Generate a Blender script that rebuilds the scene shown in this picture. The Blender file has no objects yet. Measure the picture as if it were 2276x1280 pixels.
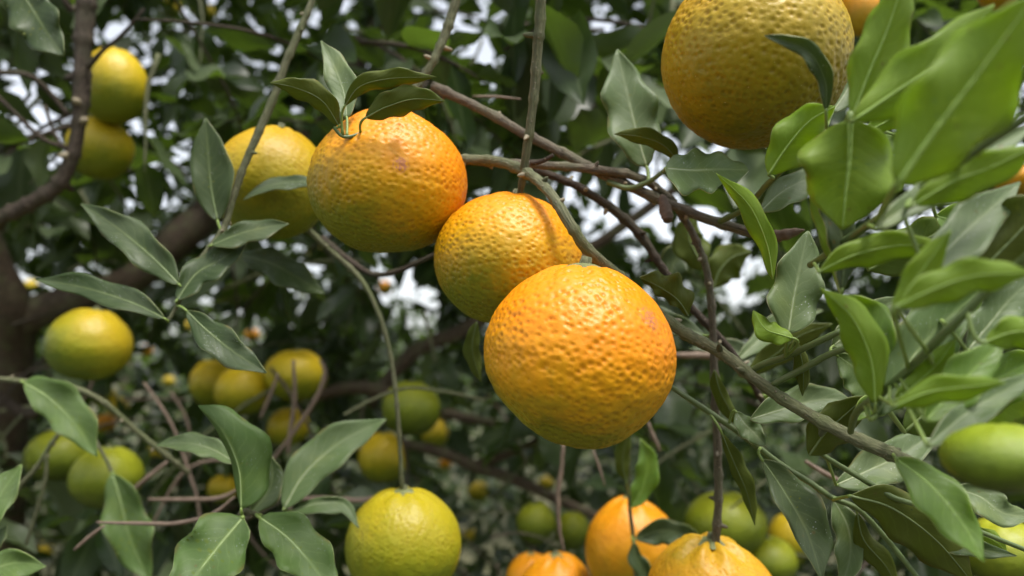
import bpy, math, random
import numpy as np
from mathutils import Vector, Matrix, Euler, noise

# ------------------------------------------------------------------ camera, sky, sun, exposure
S = bpy.context.scene
COL = S.collection
LENS, CAMZ, PITCH = 26.0, 1.5, 6.0
FPX = 2276 * LENS / 36.0
cd = bpy.data.cameras.new('camera'); cam = bpy.data.objects.new('camera', cd); COL.objects.link(cam)
cd.lens = LENS; cd.sensor_width = 36; cd.clip_start = 0.01; cd.clip_end = 500
cam.location = (0, 0, CAMZ); cam.rotation_euler = (math.radians(90 + PITCH), 0, 0)
cd.dof.use_dof = True; cd.dof.focus_distance = 0.268; cd.dof.aperture_fstop = 7.5; cd.dof.aperture_blades = 0
S.camera = cam
SUN_EL, SUN_AZ = 70.0, 140.0          # azimuth clockwise from +Y (the view direction): behind the viewer, to the right
w = bpy.data.worlds.new('World'); S.world = w; w.use_nodes = True
nt = w.node_tree; nt.nodes.clear()
sky = nt.nodes.new('ShaderNodeTexSky'); sky.sky_type = 'NISHITA'; sky.sun_disc = False
sky.sun_elevation = math.radians(SUN_EL); sky.sun_rotation = math.radians(SUN_AZ)
sky.air_density = 1.0; sky.dust_density = 3.0; sky.ozone_density = 1.0
hs = nt.nodes.new('ShaderNodeHueSaturation'); hs.inputs['Saturation'].default_value = 0.30
bg = nt.nodes.new('ShaderNodeBackground'); bg.inputs['Strength'].default_value = 0.15
wo = nt.nodes.new('ShaderNodeOutputWorld')
nt.links.new(sky.outputs[0], hs.inputs['Color']); nt.links.new(hs.outputs[0], bg.inputs['Color']); nt.links.new(bg.outputs[0], wo.inputs['Surface'])
sl = bpy.data.lights.new('sun', 'SUN'); sl.energy = 2.0; sl.angle = math.radians(16); sl.color = (1.0, 0.95, 0.87)
sun = bpy.data.objects.new('sun', sl); COL.objects.link(sun)
_d = Vector((math.sin(math.radians(SUN_AZ)) * math.cos(math.radians(SUN_EL)), math.cos(math.radians(SUN_AZ)) * math.cos(math.radians(SUN_EL)), math.sin(math.radians(SUN_EL))))
sun.rotation_euler = _d.to_track_quat('Z', 'Y').to_euler(); sun.location = (0, -2, 6)
S.view_settings.view_transform = 'Standard'; S.view_settings.look = 'None'; S.view_settings.exposure = 1.12; S.view_settings.gamma = 1
S.render.engine = 'CYCLES'
S.cycles.max_bounces = 6; S.cycles.diffuse_bounces = 4; S.cycles.transmission_bounces = 5; S.cycles.glossy_bounces = 2
S.cycles.adaptive_threshold = 0.02
S.cycles.use_denoising = True

random.seed(11); rng = np.random.default_rng(5)
CAM = Vector((0, 0, CAMZ)); _p = math.radians(PITCH)
RT, UP, FW = Vector((1, 0, 0)), Vector((0, -math.sin(_p), math.cos(_p))), Vector((0, math.cos(_p), math.sin(_p)))
def P(px, py, d):
    return CAM + RT * ((px - 1138) / FPX * d) + UP * ((640 - py) / FPX * d) + FW * d
def proj(v):
    r = v - CAM; d = r.dot(FW)
    return 1138 + r.dot(RT) / d * FPX, 640 - r.dot(UP) / d * FPX, d

# ------------------------------------------------------------------ materials
class NB:
    def __init__(s, name):
        s.m = bpy.data.materials.new(name); s.m.use_nodes = True; s.t = s.m.node_tree; s.t.nodes.clear()
    def n(s, kind, **kw):
        x = s.t.nodes.new('ShaderNode' + kind)
        for k, v in kw.items(): setattr(x, k, v)
        return x
    def set(s, node, key, v):
        if v is None: return
        i = node.inputs[key]
        if isinstance(v, bpy.types.NodeSocket): s.t.links.new(v, i)
        elif isinstance(v, (tuple, list)) and len(v) == 3 and i.type == 'RGBA': i.default_value = (*v, 1)
        else: i.default_value = v
    def math(s, op, a, b=None, c=None, clamp=False):
        x = s.n('Math', operation=op, use_clamp=clamp); s.set(x, 0, a)
        if b is not None: s.set(x, 1, b)
        if c is not None: s.set(x, 2, c)
        return x.outputs[0]
    def mix(s, f, a, b, blend='MIX'):
        x = s.n('Mix', data_type='RGBA', blend_type=blend); s.set(x, 0, f); s.set(x, 6, a); s.set(x, 7, b); return x.outputs[2]
    def noise(s, vec, scale, detail=2, rough=.5, dist=0):
        x = s.n('TexNoise'); s.set(x, 'Vector', vec); s.set(x, 'Scale', scale); s.set(x, 'Detail', detail); s.set(x, 'Roughness', rough); s.set(x, 'Distortion', dist); return x
    def vor(s, vec, scale, feature='F1', rnd=1.0):
        x = s.n('TexVoronoi', feature=feature); s.set(x, 'Vector', vec); s.set(x, 'Scale', scale); s.set(x, 'Randomness', rnd); return x
    def ramp(s, f, stops):
        x = s.n('ValToRGB'); e = x.color_ramp.elements
        while len(e) < len(stops): e.new(0.5)
        for i, (p, c) in enumerate(stops):
            e[i].position = p; e[i].color = (*c, 1) if isinstance(c, tuple) else (c, c, c, 1)
        s.set(x, 0, f); return x.outputs[0]
    def smooth(s, v, a, b):
        x = s.n('MapRange', interpolation_type='SMOOTHSTEP'); s.set(x, 0, v); s.set(x, 1, a); s.set(x, 2, b); return x.outputs[0]
    def bump(s, h, strength, dist, normal=None):
        x = s.n('Bump'); s.set(x, 'Height', h); s.set(x, 'Strength', strength); s.set(x, 'Distance', dist); s.set(x, 'Normal', normal); return x.outputs[0]
    def out(s, sh):
        o = s.n('OutputMaterial'); s.t.links.new(sh, o.inputs['Surface']); return s.m
    def pbsdf(s, col, rough, spec=.5, normal=None, **kw):
        b = s.n('BsdfPrincipled'); s.set(b, 'Base Color', col); s.set(b, 'Roughness', rough); s.set(b, 'Specular IOR Level', spec); s.set(b, 'Normal', normal)
        for k, v in kw.items(): s.set(b, k, v)
        return b.outputs[0]

def leaf_mat(name, ca, cb, vein, rough, tcol, tfac, dust=0.0, spec=.5, veinstr=.35, island=False, bumpd=.0006, simple=False):
    b = NB(name)
    uv = b.n('UVMap').outputs[0]; sp = b.n('SeparateXYZ'); b.set(sp, 0, uv)
    u = sp.outputs[0]; av = b.math('ABSOLUTE', b.math('MULTIPLY_ADD', sp.outputs[1], 2.0, -1.0))
    pos = b.n('NewGeometry')
    rnd = pos.outputs['Random Per Island'] if island else b.n('ObjectInfo').outputs['Random']
    if simple:
        sb = b.n('Math', operation='POWER'); b.set(sb, 0, rnd); b.set(sb, 1, 1.6)
        mid = b.math('SUBTRACT', 1.0, b.smooth(av, .02, .12))
        col = b.mix(b.math('MULTIPLY', mid, veinstr), b.mix(sb.outputs[0], ca, cb), vein)
        pr = b.pbsdf(col, rough, spec); tr = b.n('BsdfTranslucent'); b.set(tr, 'Color', tcol)
        mx = b.n('MixShader'); b.set(mx, 0, tfac); b.t.links.new(pr, mx.inputs[1]); b.t.links.new(tr.outputs[0], mx.inputs[2])
        return b.out(mx.outputs[0])
    nz = b.noise(pos.outputs['Position'], 90, 3, .6).outputs[0]
    f = b.math('ADD', b.math('MULTIPLY', nz, .55), b.math('MULTIPLY', rnd, .65), clamp=True)
    col = b.mix(f, ca, cb)
    # side veins: oblique, pale, fading to the margin
    wob = b.math('MULTIPLY', b.math('SUBTRACT', b.noise(uv, 6, 2).outputs[0], .5), .9)
    ph = b.math('FRACT', b.math('ADD', b.math('SUBTRACT', b.math('MULTIPLY', u, 9.0), b.math('MULTIPLY', av, 2.3)), wob))
    tri = b.math('ABSOLUTE', b.math('MULTIPLY_ADD', ph, 2.0, -1.0))
    vl = b.math('MULTIPLY', b.smooth(tri, .80, .99), b.math('SUBTRACT', 1.0, b.smooth(av, .45, .95)))
    mid = b.math('SUBTRACT', 1.0, b.smooth(av, .03, .10))
    col = b.mix(b.math('MULTIPLY', b.math('MAXIMUM', b.math('MULTIPLY', vl, .55), mid), veinstr), col, vein)
    if dust:
        sp1 = b.smooth(b.vor(pos.outputs['Position'], 900).outputs[0], .22, .10)
        patch = b.smooth(b.noise(pos.outputs['Position'], 120, 3).outputs[0], .52, .66)
        col = b.mix(b.math('MULTIPLY', b.math('MULTIPLY', sp1, patch), dust), col, (.55, .58, .5))
        film = b.smooth(b.noise(pos.outputs['Position'], 45, 3).outputs[0], .4, .7)
        col = b.mix(b.math('MULTIPLY', film, .12), col, (.28, .31, .22))
    bsp = b.math('MULTIPLY', b.smooth(b.vor(pos.outputs['Position'], 160).outputs[0], .13, .07), b.smooth(b.noise(pos.outputs['Position'], 60, 2).outputs[0], .50, .60))
    col = b.mix(b.math('MULTIPLY', bsp, .8), col, (.12, .085, .03))
    yel = b.smooth(b.noise(pos.outputs['Position'], 38, 3, .6).outputs[0], .55, .72)
    col = b.mix(b.math('MULTIPLY', yel, .30), col, b.mix(1.0, col, (1.7, 1.45, .8), 'MULTIPLY'))
    edge = b.math('MULTIPLY', b.smooth(av, .86, 1.0), b.smooth(b.noise(pos.outputs['Position'], 90, 2).outputs[0], .55, .65))
    col = b.mix(b.math('MULTIPLY', edge, .6), col, (.16, .12, .04))
    cells = b.vor(pos.outputs['Position'], 1500).outputs[0]
    h = b.math('ADD', b.math('MULTIPLY', b.math('SUBTRACT', 1.0, tri), .14), b.math('MULTIPLY', cells, .12))
    h = b.math('ADD', h, b.math('MULTIPLY', nz, .7))
    nrm = b.bump(h, .5, bumpd)
    pr = b.pbsdf(col, rough, spec, nrm)
    tr = b.n('BsdfTranslucent'); b.set(tr, 'Color', b.mix(b.math('MULTIPLY', b.math('MAXIMUM', vl, mid), .35), b.mix(rnd, tcol, tuple(c * .8 for c in tcol)), tuple(min(1, c * 1.25) for c in tcol)))
    mx = b.n('MixShader'); b.set(mx, 0, tfac); b.t.links.new(pr, mx.inputs[1]); b.t.links.new(tr.outputs[0], mx.inputs[2])
    return b.out(mx.outputs[0])

M = {}
M['mature_t'] = leaf_mat('leaf_mature_upper', (.026, .048, .014), (.054, .082, .026), (.16, .20, .075), .46, (.24, .36, .03), .28, dust=.9, spec=.28)
M['mature_b'] = leaf_mat('leaf_mature_lower', (.070, .098, .012), (.100, .122, .020), (.16, .19, .05), .55, (.36, .42, .03), .34, spec=.25)
M['mid_t'] = leaf_mat('leaf_green_upper', (.056, .110, .024), (.098, .155, .040), (.22, .29, .10), .52, (.34, .52, .05), .34, dust=.7, spec=.28)
M['mid_b'] = leaf_mat('leaf_green_lower', (.085, .135, .022), (.115, .165, .032), (.20, .26, .08), .55, (.38, .52, .04), .36, spec=.25)
M['young_t'] = leaf_mat('leaf_young_upper', (.085, .160, .022), (.125, .205, .032), (.26, .36, .08), .45, (.55, .78, .04), .44, dust=.25, spec=.36)
M['young_b'] = leaf_mat('leaf_young_lower', (.145, .238, .022), (.200, .298, .032), (.28, .37, .08), .50, (.58, .72, .05), .44, spec=.3)
M['pale_t'] = leaf_mat('leaf_pale_upper', (.072, .115, .040), (.120, .170, .064), (.26, .31, .15), .48, (.30, .46, .05), .30, dust=.9, spec=.30)
M['pale_b'] = leaf_mat('leaf_pale_lower', (.100, .140, .045), (.130, .175, .060), (.22, .27, .11), .52, (.32, .46, .05), .32, spec=.25)
def plain(name, c1, c2, rough, scale, bump=0.0, spec=.5, bscale=None):
    b = NB(name); g = b.n('NewGeometry').outputs['Position']
    nz = b.noise(g, scale, 4, .6).outputs[0]
    nrm = b.bump(b.noise(g, bscale or scale, 4, .65).outputs[0], .6, bump) if bump else None
    return b.out(b.pbsdf(b.mix(nz, c1, c2), rough, spec, nrm))
M['rim_mature'] = plain('leaf_margin_mature', (.16, .19, .07), (.22, .25, .10), .5, 300)
M['rim_young'] = plain('leaf_margin_young', (.25, .36, .07), (.32, .42, .10), .5, 300)
M['rim_pale'] = plain('leaf_margin_pale', (.26, .30, .15), (.34, .36, .2), .5, 300)
M['rib_mature'] = plain('leaf_midrib_mature', (.12, .17, .055), (.17, .22, .08), .5, 200)
M['rim_mid'] = plain('leaf_margin_green', (.20, .26, .08), (.26, .31, .11), .5, 300)
M['rib_mid'] = plain('leaf_midrib_green', (.17, .24, .075), (.22, .29, .10), .5, 200)
M['rib_young'] = plain('leaf_midrib_young', (.22, .34, .06), (.28, .40, .09), .5, 200)
M['rib_pale'] = plain('leaf_midrib_pale', (.20, .25, .12), (.28, .32, .16), .5, 200)
M['petiole'] = plain('leaf_stalk_green', (.12, .19, .035), (.20, .27, .06), .5, 200)
M['far_leaf'] = leaf_mat('leaf_far', (.012, .026, .007), (.095, .125, .062), (.14, .18, .08), .38, (.15, .26, .02), .22, veinstr=.3, simple=True, spec=.34)
M['mass_leaf'] = leaf_mat('leaf_mass', (.012, .026, .007), (.080, .105, .052), (.14, .18, .08), .40, (.15, .26, .02), .22, veinstr=.2, island=True, simple=True, spec=.32)

def bark_mat(name, c1, c2, lichen, lich=.35, spots=(.32, .27, .20)):
    b = NB(name)
    tc = b.n('NewGeometry').outputs['Position']
    uv = b.n('UVMap').outputs[0]
    mp = b.n('Mapping'); b.set(mp, 'Vector', uv); mp.inputs['Scale'].default_value = (3.0, 6.0, 1)
    st = b.noise(mp.outputs[0], 3.0, 5, .7, .6).outputs[0]
    big = b.noise(tc, 55, 4, .6).outputs[0]
    col = b.mix(b.smooth(st, .35, .68), c1, c2)
    col = b.mix(b.math('MULTIPLY', b.smooth(big, .45, .65), lich), col, lichen)
    sp = b.smooth(b.vor(tc, 420).outputs[0], .20, .10)
    col = b.mix(b.math('MULTIPLY', sp, .6), col, spots)
    h = b.math('ADD', st, b.math('MULTIPLY', sp, .5))
    return b.out(b.pbsdf(col, .72, .3, b.bump(h, .9, .0016)))
M['bark_grey'] = bark_mat('bark_grey_brown', (.075, .060, .042), (.180, .150, .105), (.15, .17, .09))
M['bark_green'] = bark_mat('bark_green_grey', (.085, .095, .045), (.190, .190, .105), (.11, .14, .05), .5)
M['bark_brown'] = bark_mat('bark_dark_brown', (.030, .021, .014), (.085, .062, .042), (.08, .085, .045), .3)
M['bark_limb'] = bark_mat('bark_limb_brown', (.060, .042, .028), (.120, .085, .056), (.12, .13, .06), .55)
M['twig_green'] = plain('twig_green', (.060, .095, .026), (.110, .150, .045), .5, 160, .0004)
M['twig_dry'] = plain('twig_dry_pink', (.10, .070, .050), (.23, .165, .12), .75, 160, .0005)
M['scar'] = plain('bark_scar', (.040, .025, .016), (.15, .10, .065), .8, 400, .001)
M['bud'] = plain('bud_scales', (.16, .13, .08), (.30, .26, .17), .7, 500, .0008)
M['calyx'] = plain('calyx_green', (.10, .12, .035), (.17, .18, .07), .6, 300, .0006)
M['ground'] = plain('ground_litter', (.05, .045, .022), (.10, .10, .045), .9, 6, .02)

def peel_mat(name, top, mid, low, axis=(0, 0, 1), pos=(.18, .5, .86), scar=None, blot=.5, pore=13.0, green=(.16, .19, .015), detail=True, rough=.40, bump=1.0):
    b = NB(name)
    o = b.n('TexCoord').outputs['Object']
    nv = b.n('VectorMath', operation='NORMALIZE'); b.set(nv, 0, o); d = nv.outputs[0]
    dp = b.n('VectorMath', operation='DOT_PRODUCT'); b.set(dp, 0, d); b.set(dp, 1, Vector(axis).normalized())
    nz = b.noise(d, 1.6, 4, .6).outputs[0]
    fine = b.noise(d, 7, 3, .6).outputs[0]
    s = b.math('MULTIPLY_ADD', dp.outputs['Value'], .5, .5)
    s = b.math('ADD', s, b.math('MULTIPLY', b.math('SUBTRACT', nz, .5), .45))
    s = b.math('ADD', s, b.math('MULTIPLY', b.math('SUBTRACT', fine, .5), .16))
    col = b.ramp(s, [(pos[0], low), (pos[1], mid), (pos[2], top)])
    bl = b.smooth(b.noise(d, 3.1, 3, .6, .4).outputs[0], .60, .74)
    col = b.mix(b.math('MULTIPLY', bl, blot * .5), col, green)
    if detail:
        at = b.n('Attribute', attribute_name='pore').outputs['Fac']
        col = b.mix(b.math('MULTIPLY', at, .45), col, b.mix(1.0, col, (.72, .50, .30), 'MULTIPLY'))
        grain = b.noise(d, 55, 3, .6).outputs[0]
        col = b.mix(b.math('MULTIPLY', b.smooth(b.noise(d, 22, 3, .65).outputs[0], .45, .75), .35), col, b.mix(1.0, col, (.80, .86, .5), 'MULTIPLY'))
        h = grain
        # pale specks and dark pinpricks
        sp = b.vor(d, 13.3); spk = b.smooth(sp.outputs['Distance'], .075, .04)
        low_side = b.smooth(dp.outputs['Value'], .1, -.6)
        col = b.mix(b.math('MULTIPLY', spk, b.math('MULTIPLY_ADD', low_side, .6, .10)), col, (.62, .55, .30))
        sp2 = b.smooth(b.vor(d, 6.1).outputs['Distance'], .032, .018)
        col = b.mix(b.math('MULTIPLY', sp2, .8), col, (.10, .05, .01))
        if scar:
            c, r = scar
            ds = b.n('VectorMath', operation='DISTANCE'); b.set(ds, 0, d); b.set(ds, 1, Vector(c).normalized())
            sm = b.math('MULTIPLY', b.smooth(ds.outputs['Value'], r, r * .45), b.smooth(b.noise(d, 16, 3, .6, 1.2).outputs[0], .44, .56))
            col = b.mix(b.math('MULTIPLY', sm, .9), col, (.40, .15, .07))
        nrm = b.bump(h, .35, .00035 * bump)
        rg = b.math('MULTIPLY_ADD', fine, .14, rough - .06)
    else:
        h = b.noise(d, 16, 2).outputs[0]; nrm = b.bump(h, .5, .001); rg = rough + .05
    sh = b.pbsdf(col, rg, .32, nrm)
    return b.out(sh)

# ------------------------------------------------------------------ mesh helpers
def mesh(name, verts, faces, mats, uvs=None, mi=None, smooth=True):
    me = bpy.data.meshes.new(name); me.from_pydata([tuple(v) for v in verts], [], faces)
    for m in mats: me.materials.append(m)
    if smooth: me.polygons.foreach_set('use_smooth', [True] * len(me.polygons))
    if mi is not None: me.polygons.foreach_set('material_index', mi)
    if uvs is not None:
        lay = me.uv_layers.new(name='UVMap'); li = np.empty(len(me.loops), dtype=np.int32); me.loops.foreach_get('vertex_index', li)
        lay.data.foreach_set('uv', np.asarray(uvs, dtype=np.float32)[li].ravel())
    me.update(); return me
def link(name, me, parent=None, loc=(0, 0, 0)):
    o = bpy.data.objects.new(name, me); COL.objects.link(o); o.location = loc
    if parent is not None: o.parent = parent
    return o
def tag(o, label, cat, group=None, kind=None):
    o['label'] = label; o['category'] = cat
    if group: o['group'] = group
    if kind: o['kind'] = kind
    return o
def thing(name, loc, label, cat, group=None):
    o = bpy.data.objects.new(name, None); o.empty_display_size = .01; COL.objects.link(o); o.location = loc
    return tag(o, label, cat, group)
def catmull(pts, n):
    """pts: list of equal-length tuples; n samples per span"""
    a = np.array(pts, float); a = np.vstack([2 * a[0] - a[1], a, 2 * a[-1] - a[-2]]); out = []
    for i in range(1, len(a) - 2):
        p0, p1, p2, p3 = a[i - 1], a[i], a[i + 1], a[i + 2]
        for k in range(n):
            t = k / n
            out.append(.5 * (2 * p1 + (p2 - p0) * t + (2 * p0 - 5 * p1 + 4 * p2 - p3) * t * t + (3 * p1 - p0 - 3 * p2 + p3) * t ** 3))
    out.append(a[-2]); return np.array(out)
def tube(pts, rad, sides=10, rough=0.0, seed=0.0, cap=True):
    """verts, faces, uvs for a tube through Vector points"""
    n = len(pts); V, F, U = [], [], []
    t0 = (pts[1] - pts[0]).normalized(); nrm = t0.orthogonal().normalized(); acc = 0
    for i in range(n):
        t = (pts[min(i + 1, n - 1)] - pts[max(i - 1, 0)])
        t = t.normalized() if t.length > 1e-9 else t0
        nrm = (nrm - t * nrm.dot(t)); nrm = nrm.normalized() if nrm.length > 1e-6 else t.orthogonal().normalized()
        bn = t.cross(nrm)
        if i: acc += (pts[i] - pts[i - 1]).length
        for k in range(sides):
            a = 2 * math.pi * k / sides
            r = rad[i]
            if rough: r *= 1 + rough * noise.noise(Vector((math.cos(a) * 1.3, math.sin(a) * 1.3, acc / max(rad[0], 1e-5) * .35 + seed)))
            V.append(pts[i] + (nrm * math.cos(a) + bn * math.sin(a)) * r); U.append((acc * 25, k / sides))
        if i:
            for k in range(sides):
                b = (i - 1) * sides; k2 = (k + 1) % sides
                F.append((b + k, b + k2, b + sides + k2, b + sides + k))
    if cap:
        F.append(tuple(range(sides))[::-1]); F.append(tuple(range((n - 1) * sides, n * sides)))
    return V, F, U

# ------------------------------------------------------------------ ground
g = 60
me = mesh('ground', [(-g, -g, 0), (g, -g, 0), (g, g, 0), (-g, g, 0)], [(0, 1, 2, 3)], [M['ground']])
o = link('ground', me); o['kind'] = 'structure'; o['label'] = 'leaf-littered orchard ground'

# ------------------------------------------------------------------ fruits
FRUITS = []     # (px, py, rpx, depth) for keeping background leaves off them
def waves(D, freq, seed, n=14):
    """smooth random field on the sphere: a sum of sines"""
    g_ = np.random.default_rng(int(seed * 1000) % 99991); k = g_.normal(size=(n, 3)); k /= np.linalg.norm(k, axis=1)[:, None]
    k *= freq * g_.uniform(.7, 1.3, (n, 1)); return np.sin(D @ k.T * 2 + g_.uniform(0, 6.28, n)).sum(1) / math.sqrt(n) * .75
def pores(D, n, seed):
    """depth of the nearest oil gland (0..1) for each direction"""
    g_ = np.random.default_rng(int(seed * 777) % 99991); k = np.arange(n) + .5
    ph = np.arccos(1 - 2 * k / n); th = math.pi * (1 + 5 ** .5) * k; sp = math.sqrt(4 * math.pi / n)
    Q = np.c_[np.cos(th) * np.sin(ph), np.sin(th) * np.sin(ph), np.cos(ph)] + g_.normal(size=(n, 3)) * sp * .22
    Q /= np.linalg.norm(Q, axis=1)[:, None]
    dep, rad_ = g_.uniform(.25, 1, n) ** 1.2, sp * g_.uniform(.26, .40, n); out = np.zeros(len(D))
    for a in range(0, len(D), 4000):
        dt = D[a:a + 4000] @ Q.T; m = dt.argmax(1); ang = np.sqrt(np.maximum(0, 2 - 2 * dt[np.arange(len(m)), m])); out[a:a + 4000] = dep[m] * np.exp(-(ang / rad_[m]) ** 2)
    return out
def fruit_mesh(R, asp, seed, nlat, nlon, neck=.0, ridge=.0, dim=.06, lump=.05, dents=(), bumps=0.0, pole=.06, npore=2100):
    th = np.repeat(np.pi * np.arange(nlat + 1) / nlat, nlon); ph = np.tile(2 * np.pi * np.arange(nlon) / nlon, nlat + 1)
    D = np.c_[np.sin(th) * np.cos(ph), np.sin(th) * np.sin(ph), np.cos(th)]
    r = 1 + lump * .5 * waves(D, .9, seed) + lump * .22 * waves(D, 2.2, seed + 1)
    po = np.zeros(len(D))
    if bumps:
        po = pores(D, npore, seed) * (.70 + .30 * np.clip(waves(D, 3, seed + 5) + .4, 0, 1))
        r += bumps * (.22 * waves(D, 9, seed + 2) + .16 * waves(D, 19, seed + 3) - 1.2 * po)
    if ridge: r *= 1 + ridge * np.cos(7 * ph + seed + 1.2 * waves(D, 1.5, seed + 4)) * np.exp(-((th - .38) / .28) ** 2)
    z = D[:, 2] * asp * r + neck * np.exp(-(th / .42) ** 2) - pole * np.exp(-(th / .16) ** 2) + dim * np.exp(-((np.pi - th) / .30) ** 2)
    p = np.c_[D[:, 0] * r, D[:, 1] * r, z]
    for c, rr, dp in dents:
        c = np.array(c) / np.linalg.norm(c); p -= c * (dp * np.exp(-(np.linalg.norm(D - c, axis=1) / rr) ** 2))[:, None]
    a = (np.arange(nlat)[:, None] * nlon + np.arange(nlon)[None]).ravel(); b = (np.arange(nlat)[:, None] * nlon + (np.arange(nlon)[None] + 1) % nlon).ravel()
    return p * R, np.c_[a, a + nlon, b + nlon, b], po
def calyx_mesh(R, z, seed):
    V, F = [], []; n = 40
    for j, rr in enumerate((.0, .10, .17, .235)):
        for k in range(n):
            a = 2 * math.pi * k / n
            lob = 1 + (.34 * math.cos(5 * a + seed) if j == 3 else .12 * math.cos(5 * a + seed) if j == 2 else 0)
            V.append((rr * lob * math.cos(a) * R, rr * lob * math.sin(a) * R, (z + (.055, .05, .03, .0)[j] - rr * rr * .5) * R))
    for j in range(3):
        for k in range(n):
            k2 = (k + 1) % n; F.append((j * n + k, (j + 1) * n + k, (j + 1) * n + k2, j * n + k2))
    return V, F
def fruit(px, py, d, wpx, hpx, mat, label, rot=(0, 0, 0), seed=1.0, lod=2, calyx=True, group=None, name='mandarin_fruit', rel=None, **kw):
    c = P(px, py, d); R = wpx / 2 * d / FPX / (1 + .35 * (wpx / 2 / FPX) ** 2)
    t = thing(name, c, label, 'fruit', group); t.rotation_euler = Euler([math.radians(a) for a in rot])
    nl, nn = {4: (250, 380), 3: (170, 260), 2: (100, 150), 1: (24, 36), 0: (14, 20)}[lod]
    kw.setdefault('pole', .06)
    if lod < 3: kw.setdefault('dim', .025); kw.setdefault('lump', .075); kw.setdefault('ridge', .02); kw.setdefault('npore', 1300)
    V, F, po = fruit_mesh(R, hpx / wpx, seed, nl, nn, bumps=rel if rel is not None else .018 if lod >= 3 else .014 if lod == 2 else 0, **kw)
    me = mesh('peel', V, F.tolist(), [mat]); at = me.attributes.new('pore', 'FLOAT', 'POINT'); at.data.foreach_set('value', po.astype(np.float32)); link('peel', me, t)
    if calyx and lod >= 1:
        z = V[0][2] / R
        V2, F2 = calyx_mesh(R, z + .01, seed); link('calyx', mesh('calyx', V2, F2, [M['calyx']]), t)
        sp = [Vector((0, 0, (z - .02) * R)), Vector((0, 0, (z + .05) * R)), Vector((0.01 * R, 0, (z + .13) * R))]
        a, b_, u = tube(sp, [.075 * R, .07 * R, .055 * R], 10); link('stalk', mesh('stalk', a, b_, [M['bark_green']], u), t)
    FRUITS.append((px, py, max(wpx, hpx) / 2, d))
    return t

OR, YE, GR = (.78, .30, .006), (.64, .37, .008), (.24, .25, .012)
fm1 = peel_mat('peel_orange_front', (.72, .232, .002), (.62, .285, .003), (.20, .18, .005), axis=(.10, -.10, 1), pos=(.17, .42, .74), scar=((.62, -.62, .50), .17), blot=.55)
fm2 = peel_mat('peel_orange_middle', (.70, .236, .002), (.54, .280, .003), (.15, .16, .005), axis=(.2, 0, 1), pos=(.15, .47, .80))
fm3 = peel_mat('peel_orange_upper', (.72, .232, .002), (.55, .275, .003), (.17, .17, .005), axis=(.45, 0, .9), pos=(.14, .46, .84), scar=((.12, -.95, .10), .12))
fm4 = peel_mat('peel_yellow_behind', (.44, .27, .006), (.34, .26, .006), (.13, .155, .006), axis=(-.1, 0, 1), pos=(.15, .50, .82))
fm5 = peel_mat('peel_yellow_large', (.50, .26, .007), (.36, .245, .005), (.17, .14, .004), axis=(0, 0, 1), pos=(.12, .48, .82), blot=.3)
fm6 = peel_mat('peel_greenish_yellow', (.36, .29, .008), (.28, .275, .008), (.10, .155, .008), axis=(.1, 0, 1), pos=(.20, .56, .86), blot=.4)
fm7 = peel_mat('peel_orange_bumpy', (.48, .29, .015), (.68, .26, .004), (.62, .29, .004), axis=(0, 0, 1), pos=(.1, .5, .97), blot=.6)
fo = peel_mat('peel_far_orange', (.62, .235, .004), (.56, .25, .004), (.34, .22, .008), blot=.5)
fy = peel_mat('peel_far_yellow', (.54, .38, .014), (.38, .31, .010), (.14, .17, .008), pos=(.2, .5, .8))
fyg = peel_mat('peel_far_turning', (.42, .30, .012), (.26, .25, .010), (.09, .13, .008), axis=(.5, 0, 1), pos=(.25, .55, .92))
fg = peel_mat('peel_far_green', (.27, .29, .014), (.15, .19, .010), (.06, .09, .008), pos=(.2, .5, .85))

fruit(1283, 794, .270, 430, 408, fm1, 'big bumpy orange fruit with a pinkish scar, overlapping the fruit above it', rot=(6, 5, 0), seed=1.3, lod=4, neck=.03, ridge=.012, lump=.035, dents=[((-.62, -.20, -.75), .50, .09), ((-.12, -.66, -.74), .24, .05), ((.75, -.2, -.62), .4, .03)])
fruit(1133, 583, .307, 340, 300, fm2, 'orange fruit with olive underside wedged between two other orange fruits', rot=(4, 4, 60), seed=2.7, lod=4, neck=.02, ridge=.012, lump=.05)
fruit(864, 412, .316, 348, 318, fm3, 'orange fruit topped by a sprig of four leaves', rot=(6, -3, 10), seed=4.1, lod=4, neck=.03, ridge=.015, lump=.06, dents=[((-.25, -.65, .72), .25, .03)])
fruit(606, 410, .405, 258, 250, fm4, 'yellow fruit behind a grey twig, crossed by one dark leaf', rot=(0, 6, 0), seed=5.5, lod=3, rel=.012, neck=.07, ridge=.02)
big = fruit(1676, 128, .292, 406, 404, fm5, 'large yellow fruit shaded by a curled leaf hanging in front of it', rot=(-8, 0, 30), seed=6.2, lod=4, lump=.045, neck=0)
_r = 203 * .292 / FPX; _c = catmull([(0, 0, _r * .93), (.001, .001, _r * 1.3), (.006, .002, _r * 2.0), (.022, .006, _r * 3.6)], 6)
_a, _b, _u = tube([Vector(q) for q in _c], [.0021] * len(_c), 10, .2, 3.0); link('stalk', mesh('stalk', _a, _b, [M['bark_green']], _u), big)
fruit(897, 1212, .420, 258, 250, fm6, 'greenish yellow fruit with a puckered neck on a long thin stem', rot=(4, 0, 0), seed=7.9, lod=3, neck=.0, ridge=.016, lump=.035, rel=.014)
fruit(1580, 1333, .360, 290, 262, fm7, 'orange fruit with a knobbly greenish shoulder under a straight hanging stem', rot=(6, 0, 0), seed=8.4, lod=3, neck=.05, ridge=.05, lump=.06)
fruit(1402, 1218, .52, 202, 214, fo, 'orange fruit partly covered by a drooping dark leaf', seed=9.1, neck=.06, ridge=.03)
fruit(1236, 1322, .55, 176, 170, fo, 'orange fruit below the dry pinkish twig, in front of another orange fruit', seed=10.4, neck=.05, ridge=.03)
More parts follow.
